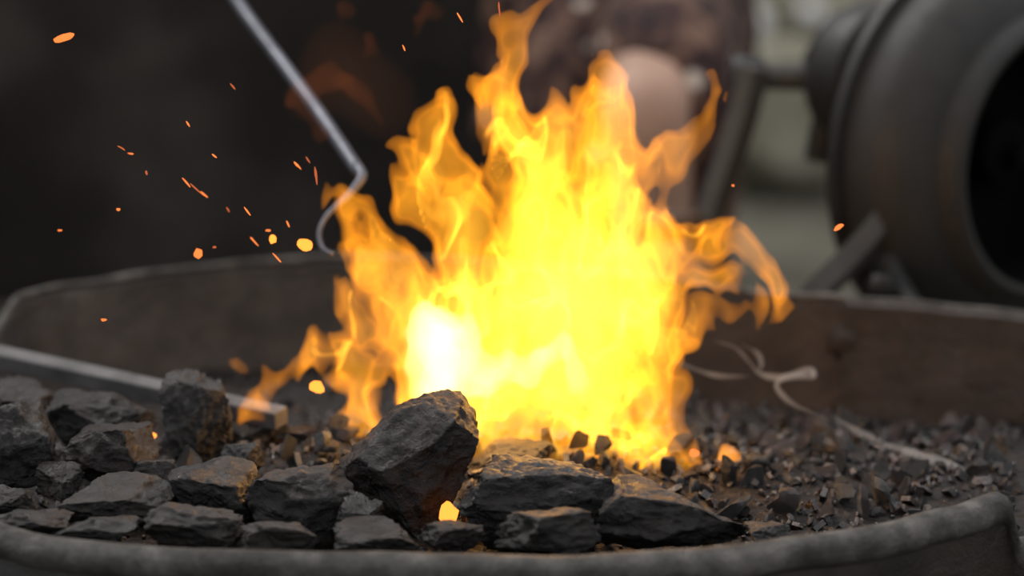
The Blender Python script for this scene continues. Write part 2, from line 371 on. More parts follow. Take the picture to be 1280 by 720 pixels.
LUMPS = [ # px, py, Y, w, h, depth factor, material, label
 (246, 527, -.05, 100, 128, .9, M_coal, 'tall upright black coal block left of the flames, tallest of the left pile'),
 (20, 556, -.13, 112, 122, 1, M_coal, 'big dark coal lump cut by the left edge of the photo'),
 (140, 567, -.13, 126, 92, .9, M_coal_brown, 'squarish coal lump with rusty right side, just left of the tall block'),
 (118, 526, -.04, 140, 66, .8, M_coal, 'wide dark coal lump lying behind the squarish one'),
 (25, 508, .0, 100, 62, 1, M_coal_brown, 'rounded brown-black coal lump at the far left, below the flat bar'),
 (150, 628, -.205, 158, 62, .7, M_coal_grey, 'flat slab-like grey coal piece at the lower left near the rim'),
 (262, 620, -.19, 120, 82, .8, M_coal, 'dark wedge-shaped coal lump below the tall upright block'),
 (243, 657, -.255, 130, 56, .6, M_coal_grey, 'pale grey coal piece close to the front rim, lower left'),
 (380, 632, -.205, 155, 106, .7, M_coal_grey, 'grey layered coal lump left of the big central lump'),
 (512, 582, -.17, 182, 180, .75, M_coal_brown, 'largest dark coal lump, standing in the centre in front of the flames'),
 (684, 628, -.20, 232, 118, .6, M_coal, 'long low black coal lump in front of the flames, right of the central lump'),
 (838, 645, -.225, 196, 88, .6, M_coal, 'long black coal lump at the right end of the front row'),
 (684, 664, -.275, 136, 58, .5, M_coal_grey, 'small grey coal lump touching the front rim below the long low lump'),
 (470, 672, -.265, 110, 40, .7, M_coal, 'small dark coal piece at the rim below the central lump'),
 (345, 670, -.27, 106, 46, .6, M_coal_grey, 'small grey coal piece at the rim below the layered lump'),
 (562, 670, -.26, 90, 42, .7, M_coal_brown, 'small brown coal piece between the central lump and the rim'),
 (120, 662, -.26, 120, 38, .6, M_coal, 'thin dark coal piece lying at the rim, lower left'),
 (36, 655, -.25, 110, 40, .6, M_coal_brown, 'thin brown coal piece at the lower left corner'),
 (14, 628, -.20, 66, 40, .8, M_coal_grey, 'small grey coal piece under the left-edge lump'),
 (338, 536, .0, 56, 36, 1, M_coal_brown, 'small brown coal lump beside the end of the flat bar'),
 (305, 572, -.10, 56, 44, 1, M_coal, 'small black coal piece squeezed right of the tall block'),
 (195, 592, -.15, 60, 40, 1, M_coal, 'small black coal piece between the squarish lump and the wedge-shaped one'),
 (75, 600, -.16, 64, 44, 1, M_coal_brown, 'small brown coal piece right of the left-edge lump, above the slab'),
 (448, 645, -.22, 66, 56, 1, M_coal, 'small black coal piece at the lower left foot of the central lump'),
 (604, 640, -.19, 60, 56, 1, M_coal_brown, 'small brown coal piece beside the glowing ember gap'),
 (640, 576, -.07, 100, 40, 1, M_coal_brown, 'brown coal lump at the foot of the flames behind the central lump'),
 (430, 534, .0, 60, 36, 1, M_coal_brown, 'brown coal lump inside the left edge of the fire'),
 (960, 668, -.235, 60, 30, 1, M_coal, 'small black coal piece at the rim beyond the right end of the front row'),
]
placed = []
for i, (px, py, Y, w_, h_, df, m, lb) in enumerate(LUMPS):
    s_ = pxs(Y); ol = None
    if i in OUT:
        xs = [p[0] for p in OUT[i]]; ys = [p[1] for p in OUT[i]]; px = (min(xs)+max(xs))/2; py = (min(ys)+max(ys))/2; w_ = max(xs)-min(xs); h_ = max(ys)-min(ys)
        ol = [((a-px)/(w_/2), (py-b)/(h_/2)) for a, b in OUT[i]]
    d = (w_*s_*1.02, w_*s_*df, h_*s_*1.02); p = at(px, py, Y)
    me = rock_mesh('coal_lump', 100+i*3, d, 6 if i in (9, 10, 0) else 5, 7, .036 if i == 9 else .066, .60, .88, box=True, outline=ol, tk=.10 if i == 9 else .35)
    o = link_mesh('coal_lump', me, m, loc=p)
    tag(o, lb, 'coal'); placed.append((p.x, p.y, d[0]*.5, d[1]*.5))
NL = len(placed)

# rubble
def zone_ok(x, y, s, f=1.0):
    for (a, b, ra, rb) in placed:
        if ((x-a)/(ra*f+s*.4))**2+((y-b)/(rb*f+s*.4))**2 < 1: return False
    return True
bases = {}
for nm, mm in (('red', M_clinker), ('dark', M_clinkdark), ('brown', M_coal_brown), ('ash', M_ash_glint)):
    bases[nm] = []
    for k in range(6):
        me = rock_mesh('coal_chunk', 900+k+len(nm)*13, (1, .85, .58), 3, 7, .02, .28, .68); me.materials.append(mm)
        me.polygons.foreach_set('use_smooth', [False]*len(me.polygons)); bases[nm].append(me)
rnd = random.Random(21)
zones = [
 (.08, .38, -.24, .16, 165, .009, .027, 1, 0, 'small reddish-brown coal chunk in the rubble right of the fire', 'coal rubble right of the fire'),
 (-.20, -.05, -.16, .08, 62, .009, .024, 1, 0, 'small coal chunk in the rubble at the left foot of the flames', 'coal rubble left of the fire'),
 (-.36, .16, -.30, -.02, 58, .008, .020, .8, .012, 'small coal crumb filling the gaps between the big front lumps', 'coal crumbs among the front lumps'),
 (-.06, .12, -.14, -.03, 12, .010, .022, 1, 0, 'small coal chunk lying at the front foot of the fire', 'coal chunks at the foot of the fire')]
for (x0, x1, y0, y1, n, s0, s1, ff, dz, lb, gp) in zones:
    made = 0; tries = 0
    while made < n and tries < 6000:
        tries += 1; x = rnd.uniform(x0, x1); y = rnd.uniform(y0, y1); s = s0+(s1-s0)*rnd.random()**1.6
        if abs(x)*3378/(y+1.8) > 650: continue
        if not inside(x, y, .93) or not zone_ok(x, y, s, ff): continue
        r = rnd.random(); nm = 'red' if r < .38 else 'dark' if r < .84 else 'brown' if r < .96 else 'ash'
        if dz: nm = 'dark' if r < .5 else 'brown' if r < .85 else 'red'
        if nm == 'ash': s *= .45  # pale pieces stand for ash bits and for painted glints alike
        o = bpy.data.objects.new('coal_chunk', rnd.choice(bases[nm])); COL.objects.link(o)
        o.scale = (s*rnd.uniform(.8, 1.3), s*rnd.uniform(.8, 1.2), s*rnd.uniform(.7, 1.1)); o.rotation_euler = (rnd.uniform(0, 6), rnd.uniform(0, 6), rnd.uniform(0, 6))
        o.location = (x, y, bedz(x, y)+s*.30+dz*rnd.random()); tag(o, lb, 'coal', gp); made += 1; placed.append((x, y, s*.26, s*.26))
def grit(name, count, mat, s0, s1, label):
    bm = bmesh.new()
    for k in range(count):
        x = rnd.uniform(-.40, .42); y = rnd.uniform(-.33, .33)
        if x < .08 and rnd.random() < .4: continue
        if abs(x)*3378/(y+1.8) > 660: continue
        if not inside(x, y, .94): continue
        s = s0+(s1-s0)*rnd.random()**1.5
        M = Matrix.Translation((x, y, bedz(x, y)+s*.5)) @ Quaternion((rnd.random(), rnd.random(), rnd.random(), rnd.random())).normalized().to_matrix().to_4x4() @ Matrix.Diagonal((s*rnd.uniform(.7, 1.6), s, s*.5, 1))
        bmesh.ops.create_cube(bm, size=1.6, matrix=M) if k % 2 else bmesh.ops.create_icosphere(bm, subdivisions=1, radius=1, matrix=M)
    tag(bm_obj(name, bm, mat, smooth=False), label, 'coal grit', kind='stuff')
grit('coal_grit', 5200, M_clinkdark, .0011, .0052, 'fine dark coal grit scattered over the bed between the chunks')
grit('rusty_grit', 2600, M_clinker, .0011, .0050, 'fine rusty-red coal grit scattered over the bed')
grit('ash_glint_flecks', 520, M_ash_glint, .0005, .0016, 'tiny pale flecks of ash and painted glints scattered over the rubble')

# ------------------------------------------------------------------ flat bar and hooked poker
a = at(-60, 434, .14); b = at(352, 523, -.01)
d = (b-a); bar_len = d.length; mid = (a+b)/2
q = Vector((1, 0, 0)).rotation_difference(d.normalized())
bm = bmesh.new(); add_box(bm, (bar_len, .016, .0125), Matrix.Translation(mid) @ q.to_matrix().to_4x4() @ Matrix.Rotation(.12, 4, 'X'), .0007)
tag(bm_obj('flat_bar', bm, M_bar, smooth=False), 'flat grey steel bar lying on the coals at left, end in the fire', 'steel bar')

pk = empty('poker', at(440, 220, .10)); tag(pk, 'long dull steel rod with hooked end reaching down into the fire from upper left', 'poker')
o0 = pk.location
def rel(px, py, Y): return at(px, py, Y)-o0
bm = bmesh.new(); pts = [rel(225, -110, .42), rel(295, 0, .34), rel(350, 75, .26), rel(405, 150, .18), rel(448, 214, .10)]
add_tube(bm, smooth_path(pts), .0050, 20); bm_obj('shaft', bm, M_rod, pk)
bm = bmesh.new(); hk = smooth_path([rel(447, 211, .10), rel(452, 222, .09), rel(434, 246, .08), rel(410, 268, .07), rel(399, 290, .06), rel(403, 310, .05), rel(416, 318, .045)])
add_tube(bm, hk, [.0046-.0028*min(1, 2.2*k/(len(hk)-1)) for k in range(len(hk))], 18); bm_obj('hook', bm, M_rod, pk)

# ------------------------------------------------------------------ blower
bc = at(1202, 178, .50); TH = math.radians(40)
ax = Vector((math.sin(TH), -math.cos(TH), 0)); up = Vector((0, 0, 1)); sd = ax.cross(up).normalized()
blw = empty('hand_blower', bc); tag(blw, 'hand-cranked cast-iron forge blower with round housing and open air intake', 'blower')
MB = Matrix((( sd.x, up.x, ax.x, 0), (sd.y, up.y, ax.y, 0), (sd.z, up.z, ax.z, 0), (0, 0, 0, 1)))
if MB.to_3x3().determinant() < 0: MB = Matrix(((-sd.x, up.x, ax.x, 0), (-sd.y, up.y, ax.y, 0), (-sd.z, up.z, ax.z, 0), (0, 0, 0, 1)))
def bl(name, prof, mat, seg=96, off=None):
    bm = bmesh.new(); M = MB if off is None else Matrix.Translation(off) @ MB
    lathe(bm, prof, seg, M); o = bm_obj(name, bm, mat, blw)
    md = o.modifiers.new('edge', 'EDGE_SPLIT'); md.split_angle = math.radians(40); return o
bl('housing', [(.004, 0), (.004, .158), (.006, .161), (.040, .163), (.048, .162), (.056, .158), (.066, .150), (.074, .141), (.080, .130), (.084, .118), (.086, .112), (.02, .110), (.02, 0)], M_iron)
bl('back_flange', [(.0, .150), (.0, .167), (.002, .171), (.010, .171), (.012, .167), (.012, .153)], M_irondark)
bl('intake_ring', [(.078, .126), (.092, .122), (.098, .119), (.101, .114), (.099, .108), (.06, .107), (.06, .111), (.084, .112)], M_iron)
bl('inner_shroud', [(.021, 0), (.021, .107), (.098, .1065)], M_black)
bl('impeller_hub', [(.022, .0), (.022, .03), (.05, .028), (.055, .012), (.07, .01), (.07, 0)], M_black, 32)
gc = at(1076, 92, .56)-bc
bl('gear_case', [(-.022, 0), (-.022, .046), (-.014, .058), (.000, .063), (.028, .063), (.034, .055), (.060, .052), (.060, .0)], M_irondark, 64, gc)
bl('gear_cap', [(-.044, 0), (-.044, .030), (-.036, .036), (-.020, .036), (-.020, 0)], M_irondark, 48, gc)
def relb(px, py, Y): return at(px, py, Y)-bc
bm = bmesh.new(); add_tube(bm, [relb(1060, 97, .56), relb(1012, 96, .56), relb(960, 95, .56), relb(925, 95, .56)], [.013, .0125, .012, .012], 24); bm_obj('crank_shaft', bm, M_strut, blw)
bm = bmesh.new(); lathe(bm, [(-.015, 0), (-.015, .017), (-.012, .02), (.012, .02), (.015, .017), (.015, 0)], 32, Matrix.Translation(relb(934, 98, .56)) @ Matrix.Rotation(PI/2, 4, 'Y')); bm_obj('crank_boss', bm, M_irondark, blw)
bm = bmesh.new(); add_tube(bm, smooth_path([relb(942, 84, .52), relb(931, 135, .52), relb(914, 190, .52), relb(892, 255, .52), relb(884, 285, .52)]), .0135, 4, (1, .8)); bm_obj('crank_arm', bm, M_strut, blw, smooth=False)
bm = bmesh.new(); add_tube(bm, [relb(884, 280, .52), relb(845, 282, .52), relb(800, 284, .52)], [.010, .014, .012], 20); bm_obj('crank_handle', bm, M_wood, blw)
bm = bmesh.new(); add_tube(bm, smooth_path([relb(1032, 150, .55), relb(1026, 175, .55), relb(1022, 200, .55)]), .012, 20); bm_obj('oil_cup', bm, M_irondark, blw)
bm = bmesh.new(); add_tube(bm, smooth_path([relb(1112, 264, .38), relb(1090, 294, .36), relb(1055, 332, .34), relb(1022, 364, .31), relb(1000, 388, .30)]), .017, 4, (1, .45)); bm_obj('bracket_strut', bm, M_strut, blw, smooth=False)
bm = bmesh.new(); add_tube(bm, smooth_path([relb(1125, 290, .42), relb(1112, 325, .38), relb(1125, 362, .35), relb(1145, 395, .31)]), .014, 18, (1, .7)); bm_obj('bracket_foot', bm, M_iron, blw)
bm = bmesh.new(); lathe(bm, [(-.02, 0), (-.02, .009), (.004, .009), (.006, .012), (.012, .012), (.014, .008), (.014, 0)], 6, Matrix.Translation(relb(1100, 356, .33)) @ Matrix.Rotation(PI/2, 4, 'X')); bm_obj('bracket_bolt', bm, M_irondark, blw)

# ------------------------------------------------------------------ person
def skin_obj(name, V, E, R, mat, parent, root=0, sub=2):
    me = bpy.data.meshes.new(name); me.from_pydata([tuple(v) for v in V], E, []); o = bpy.data.objects.new(name, me); COL.objects.link(o); o.parent = parent
    me.materials.append(mat)
    o.modifiers.new('skin', 'SKIN')
    for i, sv in enumerate(me.skin_vertices[0].data):
        r = R[i]; sv.radius = r if hasattr(r, '__len__') else (r, r); sv.use_root = (i == root)
    o.modifiers['skin'].use_smooth_shade = True
    sb = o.modifiers.new('sub', 'SUBSURF'); sb.levels = sub; sb.render_levels = sub
    return o
per = empty('person', (0, 0, 0)); tag(per, 'person in dark reddish-brown mottled clothing behind the flames, bare skin showing at the knee', 'person')
K = at(806, 128, .82); KL = at(735, 50, 1.06); pel = Vector((.14, 1.36, .04))
V = []; E = []; R = []
def jt(p, r, par=None):
    V.append(Vector(p)); R.append(r)
    if par is not None: E.append((par, len(V)-1))
    return len(V)-1
j0 = jt(pel, (.11, .10)); sp1 = jt(pel+Vector((0, .02, .18)), (.11, .10), j0); sp2 = jt(pel+Vector((0, .0, .38)), (.14, .11), sp1)
nk = jt(pel+Vector((0, -.03, .52)), .05, sp2); hd0 = jt(pel+Vector((0, -.05, .60)), (.065, .075), nk); hd1 = jt(pel+Vector((0, -.065, .69)), (.078, .092), hd0); hd2 = jt(pel+Vector((0, -.06, .77)), (.055, .065), hd1)
hipR = jt(pel+Vector((.06, -.04, -.02)), .07, j0); knR0 = jt(K+Vector((.02, .16, .005)), .054, hipR); knR = jt(K+Vector((0, 0.012, 0)), .049, knR0); shR = jt(K+Vector((.012, .03, -.09)), .043, knR); sh2 = jt(K+Vector((.012, .05, -.22)), .046, shR); anR = jt((K.x+.015, K.y+.05, GZ+.09), .034, sh2)
ftR = jt((K.x+.015, K.y-.03, GZ+.045), (.038, .03), anR); toR = jt((K.x+.015, K.y-.13, GZ+.03), (.038, .02), ftR)
hipL = jt(pel+Vector((-.06, -.04, -.02)), .07, j0); knL = jt(KL+Vector((0, .05, -.03)), .045, hipL); shL = jt(KL+Vector((0, .06, -.2)), .042, knL); anL = jt((KL.x-.01, KL.y+.06, GZ+.09), .034, shL); ftL = jt((KL.x-.01, KL.y-.03, GZ+.045), (.038, .03), anL); toL = jt((KL.x-.01, KL.y-.13, GZ+.03), (.038, .02), ftL)
for sx in (-1, 1):
    sh = jt(pel+Vector((.17*sx, 0, .42)), .055, sp2); el = jt(pel+Vector((.25*sx, -.05, .22)), .042, sh); wr = jt(pel+Vector((.13*sx, -.14, .19)), .028, el)
    pm = jt(pel+Vector((.11*sx, -.20, .175)), (.036, .016), wr)
    for fi in range(4):
        bx = pel+Vector((.11*sx+(fi-1.5)*.017, -.235, .172)); f1 = jt(bx, .0095, pm); ln = (.028, .034, .031, .023)[fi]
        f2 = jt(bx+Vector((0, -ln, .003)), .0085, f1); jt(bx+Vector((0, -ln*1.8, -.012)), .0075, f2)
    t1 = jt(pel+Vector((.11*sx-sx*.038, -.185, .175)), .011, pm); jt(pel+Vector((.11*sx-sx*.055, -.215, .168)), .009, t1)
skin_obj('body', V, E, R, M_skin, per)
V = []; E = []; R = []
a0 = jt(pel+Vector((0, 0, -.02)), (.125, .12)); a1 = jt(pel+Vector((0, .02, .18)), (.125, .12), a0); a2 = jt(pel+Vector((0, 0, .38)), (.158, .13), a1); jt(pel+Vector((0, -.02, .47)), (.09, .08), a2)
for sx in (-1, 1):
    s1 = jt(pel+Vector((.175*sx, 0, .42)), .07, a2); jt(pel+Vector((.24*sx, -.04, .26)), .06, s1)
skin_obj('shirt', V, E, R, M_cloth, per)
V = []; E = []; R = []
b0 = jt(pel+Vector((0, 0, -.02)), (.13, .13)); b1 = jt(pel+Vector((.045, -.10, .0)), .095, b0); b2 = jt(K+Vector((.018, .10, .030)), .082, b1)
b4 = jt(K+Vector((.060, .05, .005)), .038, b2); b5 = jt(K+Vector((.068, .05, -.08)), .036, b4); jt(K+Vector((.060, .05, -.17)), .032, b5)
b3 = jt(pel+Vector((-.05, -.10, .0)), .095, b0); b6 = jt(KL+Vector((0, .04, -.02)), .085, b3); b7 = jt(KL+Vector((0.0, .05, -.16)), .08, b6); jt(KL+Vector((0.0, .05, -.34)), .075, b7)
skin_obj('skirt', V, E, R, M_cloth, per)
V = []; E = []; R = []
h0 = jt(pel+Vector((0, -.03, .80)), (.06, .07)); h1 = jt(pel+Vector((0, -.02, .73)), (.085, .09), h0); jt(pel+Vector((0, .01, .64)), (.06, .05), h1)
skin_obj('hair', V, E, R, M_hair, per)
for sx in (-1, 1):
    bm = bmesh.new(); bmesh.ops.create_uvsphere(bm, u_segments=16, v_segments=12, radius=.012, matrix=Matrix.Translation(pel+Vector((.032*sx, -.145, .69))))
    bm_obj('eye', bm, M_eye, per)
st = empty('stool', (pel.x, pel.y+.02, GZ)); tag(st, 'low round wooden stool under the seated person', 'stool')
bm = bmesh.new(); lathe(bm, [(.36, 0), (.36, .13), (.37, .14), (.395, .14), (.40, .13), (.40, 0)], 40); bm_obj('seat', bm, M_wood, st)
for k in range(3):
    a_ = k*2*PI/3; bm = bmesh.new(); add_tube(bm, [(.10*math.cos(a_), .10*math.sin(a_), .365), (.14*math.cos(a_), .14*math.sin(a_), .0)], .016, 12); bm_obj('leg', bm, M_wood, st)

# ------------------------------------------------------------------ flames
SX = .00055; SZ = .000566; Z0 = .051
def spline_mat(n, scale, off):
    x = np.arange(n)*1.0/scale+off; i = np.floor(x).astype(int); t = (x-i)
    m = i.max()+4; W = np.zeros((n, m), np.float32)
    w = [(1-t)**3/6, (3*t**3-6*t**2+4)/6, (-3*t**3+3*t**2+3*t+1)/6, t**3/6]
    for k in range(4): W[np.arange(n), i+k] = w[k]
    return W
def bnoise(shape, sc, rng):
    Ws = [spline_mat(shape[k], sc[k], rng.random()) for k in range(3)]
    G = rng.uniform(-1, 1, [W.shape[1] for W in Ws]).astype(np.float32)
    A = np.tensordot(Ws[0], G, (1, 0)); A = np.tensordot(A, Ws[1], (1, 1)); A = np.tensordot(A, Ws[2], (1, 1))
    return A*2.2
def surface_nets(Fd, lo, h):
    nx, ny, nz_ = Fd.shape; ins = Fd < 0
    c = ins[:-1, :-1, :-1].astype(np.int8)
    for a in (0, 1):
        for b in (0, 1):
            for d in (0, 1):
                if a+b+d: c = c + ins[a:nx-1+a, b:ny-1+b, d:nz_-1+d]
    act = (c > 0) & (c < 8); idx = np.argwhere(act); N = len(idx)
    vid = -np.ones(act.shape, np.int64); vid[act] = np.arange(N)
    acc = np.zeros((N, 3)); cnt = np.zeros(N)
    offs = [(a, b, d) for a in (0, 1) for b in (0, 1) for d in (0, 1)]
    for o1 in offs:
        for axn in range(3):
            if o1[axn] == 1: continue
            o2 = list(o1); o2[axn] = 1
            f1 = Fd[idx[:, 0]+o1[0], idx[:, 1]+o1[1], idx[:, 2]+o1[2]]; f2 = Fd[idx[:, 0]+o2[0], idx[:, 1]+o2[1], idx[:, 2]+o2[2]]
            m = (f1 < 0) != (f2 < 0); t = np.where(m, f1/np.where(m, f1-f2, 1), 0)
            p = np.tile(np.array(o1, float), (N, 1)); p[:, axn] += t
            acc[m] += p[m]; cnt[m] += 1
    P = (idx+acc/cnt[:, None])*h+np.array(lo)
    quads = []
    for axn in range(3):
        s1 = [slice(1, -1)]*3; s2 = [slice(1, -1)]*3; s1[axn] = slice(0, -1); s2[axn] = slice(1, None)
        A = ins[tuple(s1)]; B = ins[tuple(s2)]; e = np.argwhere(A != B)
        if not len(e): continue
        base = e.copy(); u = (axn+1) % 3; v = (axn+2) % 3; base[:, u] += 1; base[:, v] += 1
        flip = A[e[:, 0], e[:, 1], e[:, 2]]
        def g(du, dv):
            q = base.copy(); q[:, u] -= du; q[:, v] -= dv; return vid[q[:, 0], q[:, 1], q[:, 2]]
        Q = np.stack([g(1, 1), g(0, 1), g(0, 0), g(1, 0)], 1); Q[~flip] = Q[~flip][:, ::-1]; quads.append(Q)
    return P, np.concatenate(quads)
def mesh_np(name, P, Q, mat, parent, loc=None):
    W = np.stack([(P[:, 0]-640)*SX, P[:, 1]*SX, Z0-(P[:, 2]-360)*SZ], 1)
    me = bpy.data.meshes.new(name); me.vertices.add(len(W)); me.vertices.foreach_set('co', W.astype(np.float32).ravel())
    a, b, c, d = W[Q[:, 0]], W[Q[:, 1]], W[Q[:, 2]], W[Q[:, 3]]
    vol = (np.einsum('ij,ij->i', a, np.cross(b, c))+np.einsum('ij,ij->i', a, np.cross(c, d))).sum()
    if vol < 0: Q = Q[:, ::-1]
    me.loops.add(Q.size); me.loops.foreach_set('vertex_index', Q.astype(np.int32).ravel())
    me.polygons.add(len(Q)); me.polygons.foreach_set('loop_start', np.arange(0, Q.size, 4, dtype=np.int32))
    me.update(calc_edges=True); me.validate()
    return link_mesh(name, me, mat, parent)
def flame_field(tongues, lo, hi, h, rng, amps=((48, 75, 25), (22, 34, 15), (10, 15, 5.5)), k=9, zflat=.8, bend=None):
    n = [int((hi[i]-lo[i])/h)+1 for i in range(3)]
    ux = (lo[0]+np.arange(n[0])*h).astype(np.float32)[:, None, None]; wy = (lo[1]+np.arange(n[1])*h).astype(np.float32)[None, :, None]; vz = (lo[2]+np.arange(n[2])*h).astype(np.float32)[None, None, :]
    U = np.broadcast_to(ux, n).copy(); W = np.broadcast_to(wy, n).copy(); Vv = np.broadcast_to(vz, n).copy()
    for (s1, s2, am) in amps:
        sc = (s1/h, s1/h, s2/h)
        U += bnoise(n, sc, rng)*am; Vv += bnoise(n, sc, rng)*am; W += bnoise(n, sc, rng)*am
    D = np.full(n, 45., np.float32); mg = 85
    for T in tongues:
        for a, b in zip(T[:-1], T[1:]):
            ra, rb = a[2], b[2]; wa = a[3] if len(a) > 3 else 0; wb = b[3] if len(b) > 3 else 0
            r = max(ra, rb)+mg
            i0 = max(0, int((min(a[0], b[0])-r-lo[0])/h)); i1 = min(n[0], int((max(a[0], b[0])+r-lo[0])/h)+1)
            j0 = max(0, int((min(wa, wb)-r-lo[1])/h)); j1 = min(n[1], int((max(wa, wb)+r-lo[1])/h)+1)
            k0 = max(0, int((min(a[1], b[1])-r-lo[2])/h)); k1 = min(n[2], int((max(a[1], b[1])+r-lo[2])/h)+1)
            if i1 <= i0 or j1 <= j0 or k1 <= k0: continue
            S = (slice(i0, i1), slice(j0, j1), slice(k0, k1))
            dx, dw, dv = b[0]-a[0], (wb-wa)/zflat, b[1]-a[1]; L2 = dx*dx+dw*dw+dv*dv+1e-6
            x = U[S]-a[0]; w_ = (W[S]-wa)/zflat; v = Vv[S]-a[1]
            t = np.clip((x*dx+w_*dw+v*dv)/L2, 0, 1)
            sd_ = np.sqrt((x-t*dx)**2+(w_-t*dw)**2+(v-t*dv)**2)-(ra+(rb-ra)*t)
            Dn = D[S]; hh = np.clip(.5+.5*(Dn-sd_)/k, 0, 1)
            D[S] = Dn*(1-hh)+sd_*hh-k*hh*(1-hh)
    for axn in range(3):
        s_ = [slice(None)]*3; s_[axn] = 0; D[tuple(s_)] = 30; s_[axn] = -1; D[tuple(s_)] = 30
    return D, n
MAIN = [
 [(480, 505, 46, -20), (560, 480, 80, -20), (640, 470, 98, -20), (730, 480, 92, -20), (795, 485, 56, -20)],
 [(700, 470, 98), (705, 380, 122), (700, 300, 104), (690, 230, 72)],
 [(760, 400, 88), (790, 310, 68), (802, 250, 46), (824, 212, 25), (842, 182, 11)],
 [(560, 470, 74), (535, 420, 56), (498, 365, 36), (474, 318, 29), (456, 270, 24), (444, 234, 15)],
 [(470, 330, 22), (448, 285, 18), (428, 246, 9), (418, 228, 4)],
 [(610, 420, 80), (600, 330, 60), (584, 262, 48), (554, 205, 32), (532, 165, 23), (545, 130, 13)],
 [(560, 260, 34), (515, 238, 21), (502, 205, 11)],
 [(690, 260, 70), (665, 190, 52), (638, 135, 32), (628, 92, 18), (650, 48, 11), (692, 10, 5)],
 [(700, 240, 62), (735, 180, 46), (752, 130, 28), (744, 96, 12)],
 [(740, 260, 60), (790, 230, 42), (832, 190, 20), (864, 158, 12), (882, 122, 7), (878, 90, 3)],
 [(860, 190, 8), (888, 172, 6), (908, 134, 3)],
 [(770, 380, 84), (820, 330, 52), (866, 300, 32), (905, 300, 22), (938, 320, 18), (966, 346, 14), (974, 374, 10), (956, 400, 5)],
 [(790, 400, 66), (845, 372, 38), (885, 352, 18), (918, 352, 12), (938, 372, 9), (948, 400, 4)],
 [(790, 430, 66), (838, 430, 38), (876, 425, 18), (896, 395, 9), (918, 378, 4)],
 [(740, 500, 66, -30), (795, 540, 44, -60), (825, 575, 26, -80), (832, 606, 12, -90)],
 [(830, 500, 16, -40), (850, 530, 14, -60), (850, 572, 9, -70)],
 [(650, 500, 66, -30), (710, 550, 46, -70), (765, 580, 32, -90), (805, 596, 14, -95)],
 [(600, 520, 50, -50), (650, 570, 34, -80), (680, 590, 16, -90)],
 [(500, 500, 54, -20), (455, 530, 32, -40), (438, 560, 16, -60)],
 [(490, 490, 48), (448, 465, 31), (420, 428, 19), (400, 398, 10)],
 [(436, 446, 22), (396, 424, 18), (350, 446, 17), (318, 468, 15), (294, 490, 12), (284, 512, 5)],
 [(335, 455, 11), (302, 446, 11), (278, 436, 8), (266, 430, 3)],
 [(460, 410, 24), (440, 368, 15), (426, 336, 7)],
 [(630, 160, 24), (602, 128, 12), (596, 94, 4)],
]
rng = np.random.default_rng(5)
LO = (245, -165, -25); HI = (1042, 120, 645); H = 3.0
D, n = flame_field(MAIN, LO, HI, H, rng)
NC1 = bnoise(n, (26/H, 26/H, 52/H), rng)+.4*bnoise(n, (12/H, 12/H, 20/H), rng)
carve = (NC1-.52)*42; Dc = np.where(D > -60, np.maximum(D, carve), D)
fire = empty('fire', (0, 0, 0)); tag(fire, 'large bright yellow and orange fire blazing up from the coals in the pan', 'fire')
M_f1 = glow_vol('flame_orange', (1.0, .31, .010), 44)
M_f1b = glow_vol('flame_amber', (1.0, .42, .018), 18)
M_f2 = glow_vol('flame_yellow', (1.0, .60, .055), 15)
M_f3 = glow_vol('flame_core', (1.0, .85, .42), 36)
M_f4 = glow_vol('flame_sheet', (1.0, .42, .03), 105)
P, Q = surface_nets(np.maximum(Dc-2, -(Dc+9)), LO, H); mesh_np('flame_skin', P, Q, M_f1, fire)
P, Q = surface_nets(Dc+5, LO, H); mesh_np('outer_flame', P, Q, M_f1b, fire)
P, Q = surface_nets(Dc+22, LO, H); mesh_np('inner_flame', P, Q, M_f2, fire)
N1 = bnoise(n, (46/H, 42/H, 90/H), rng)+.5*bnoise(n, (20/H, 20/H, 36/H), rng)
Sh = np.maximum((np.abs(N1)-.050)*50, Dc+3)
P, Q = surface_nets(Sh, LO, H); mesh_np('flame_sheet', P, Q, M_f4, fire)
CORE = [[(560, 432, 42), (542, 482, 38)], [(560, 470, 26), (620, 480, 22), (700, 460, 16)]]
D2, n2 = flame_field(CORE, (440, -90, 330), (830, 90, 570), 3.0, rng)
P, Q = surface_nets(D2, (440, -90, 330), 3.0); mesh_np('flame_core', P, Q, M_f3, fire)
P, Q = surface_nets(D2+16, (440, -90, 330), 3.0); mesh_np('white_hot_core', P, Q, M_f3, fire)
WS = [[(400, 200, 8, 150), (360, 160, 13, 150), (400, 120, 15, 150), (440, 150, 11, 150), (470, 190, 8, 150)], [(440, 110, 6, 140), (455, 92, 12, 140), (470, 100, 5, 140)], [(420, 60, 4, 140), (424, 40, 9, 140), (430, 28, 4, 140)], [(540, 70, 5, 120), (548, 50, 8, 120), (560, 34, 3, 120)],
      [(690, 10, 8, 110), (700, -20, 10, 110)]]
M_fw = glow_vol('flame_faint', (1, .24, .04), 3)
for T in WS:
    lo_ = (min(p[0] for p in T)-45, min(p[3] for p in T)-35, min(p[1] for p in T)-45); hi_ = (max(p[0] for p in T)+45, max(p[3] for p in T)+35, max(p[1] for p in T)+45)
    D3, n3 = flame_field([T], lo_, hi_, 2.5, rng, amps=((48, 75, 14), (22, 34, 12), (12, 16, 7)))
    if (D3 < 0).any():
        P, Q = surface_nets(D3, lo_, 2.5); mesh_np('faint_wisp', P, Q, M_fw, fire)
T = [(380, 190, 40, 330), (420, 140, 60, 330), (460, 180, 50, 330)]
D5, n5 = flame_field([T], (260, 230, 20), (570, 430, 300), 6, rng, amps=((60, 80, 20),))
P, Q = surface_nets(D5, (260, 230, 20), 6); mesh_np('glowing_haze', P, Q, glow_vol('haze', (1, .30, .10), .3), fire)
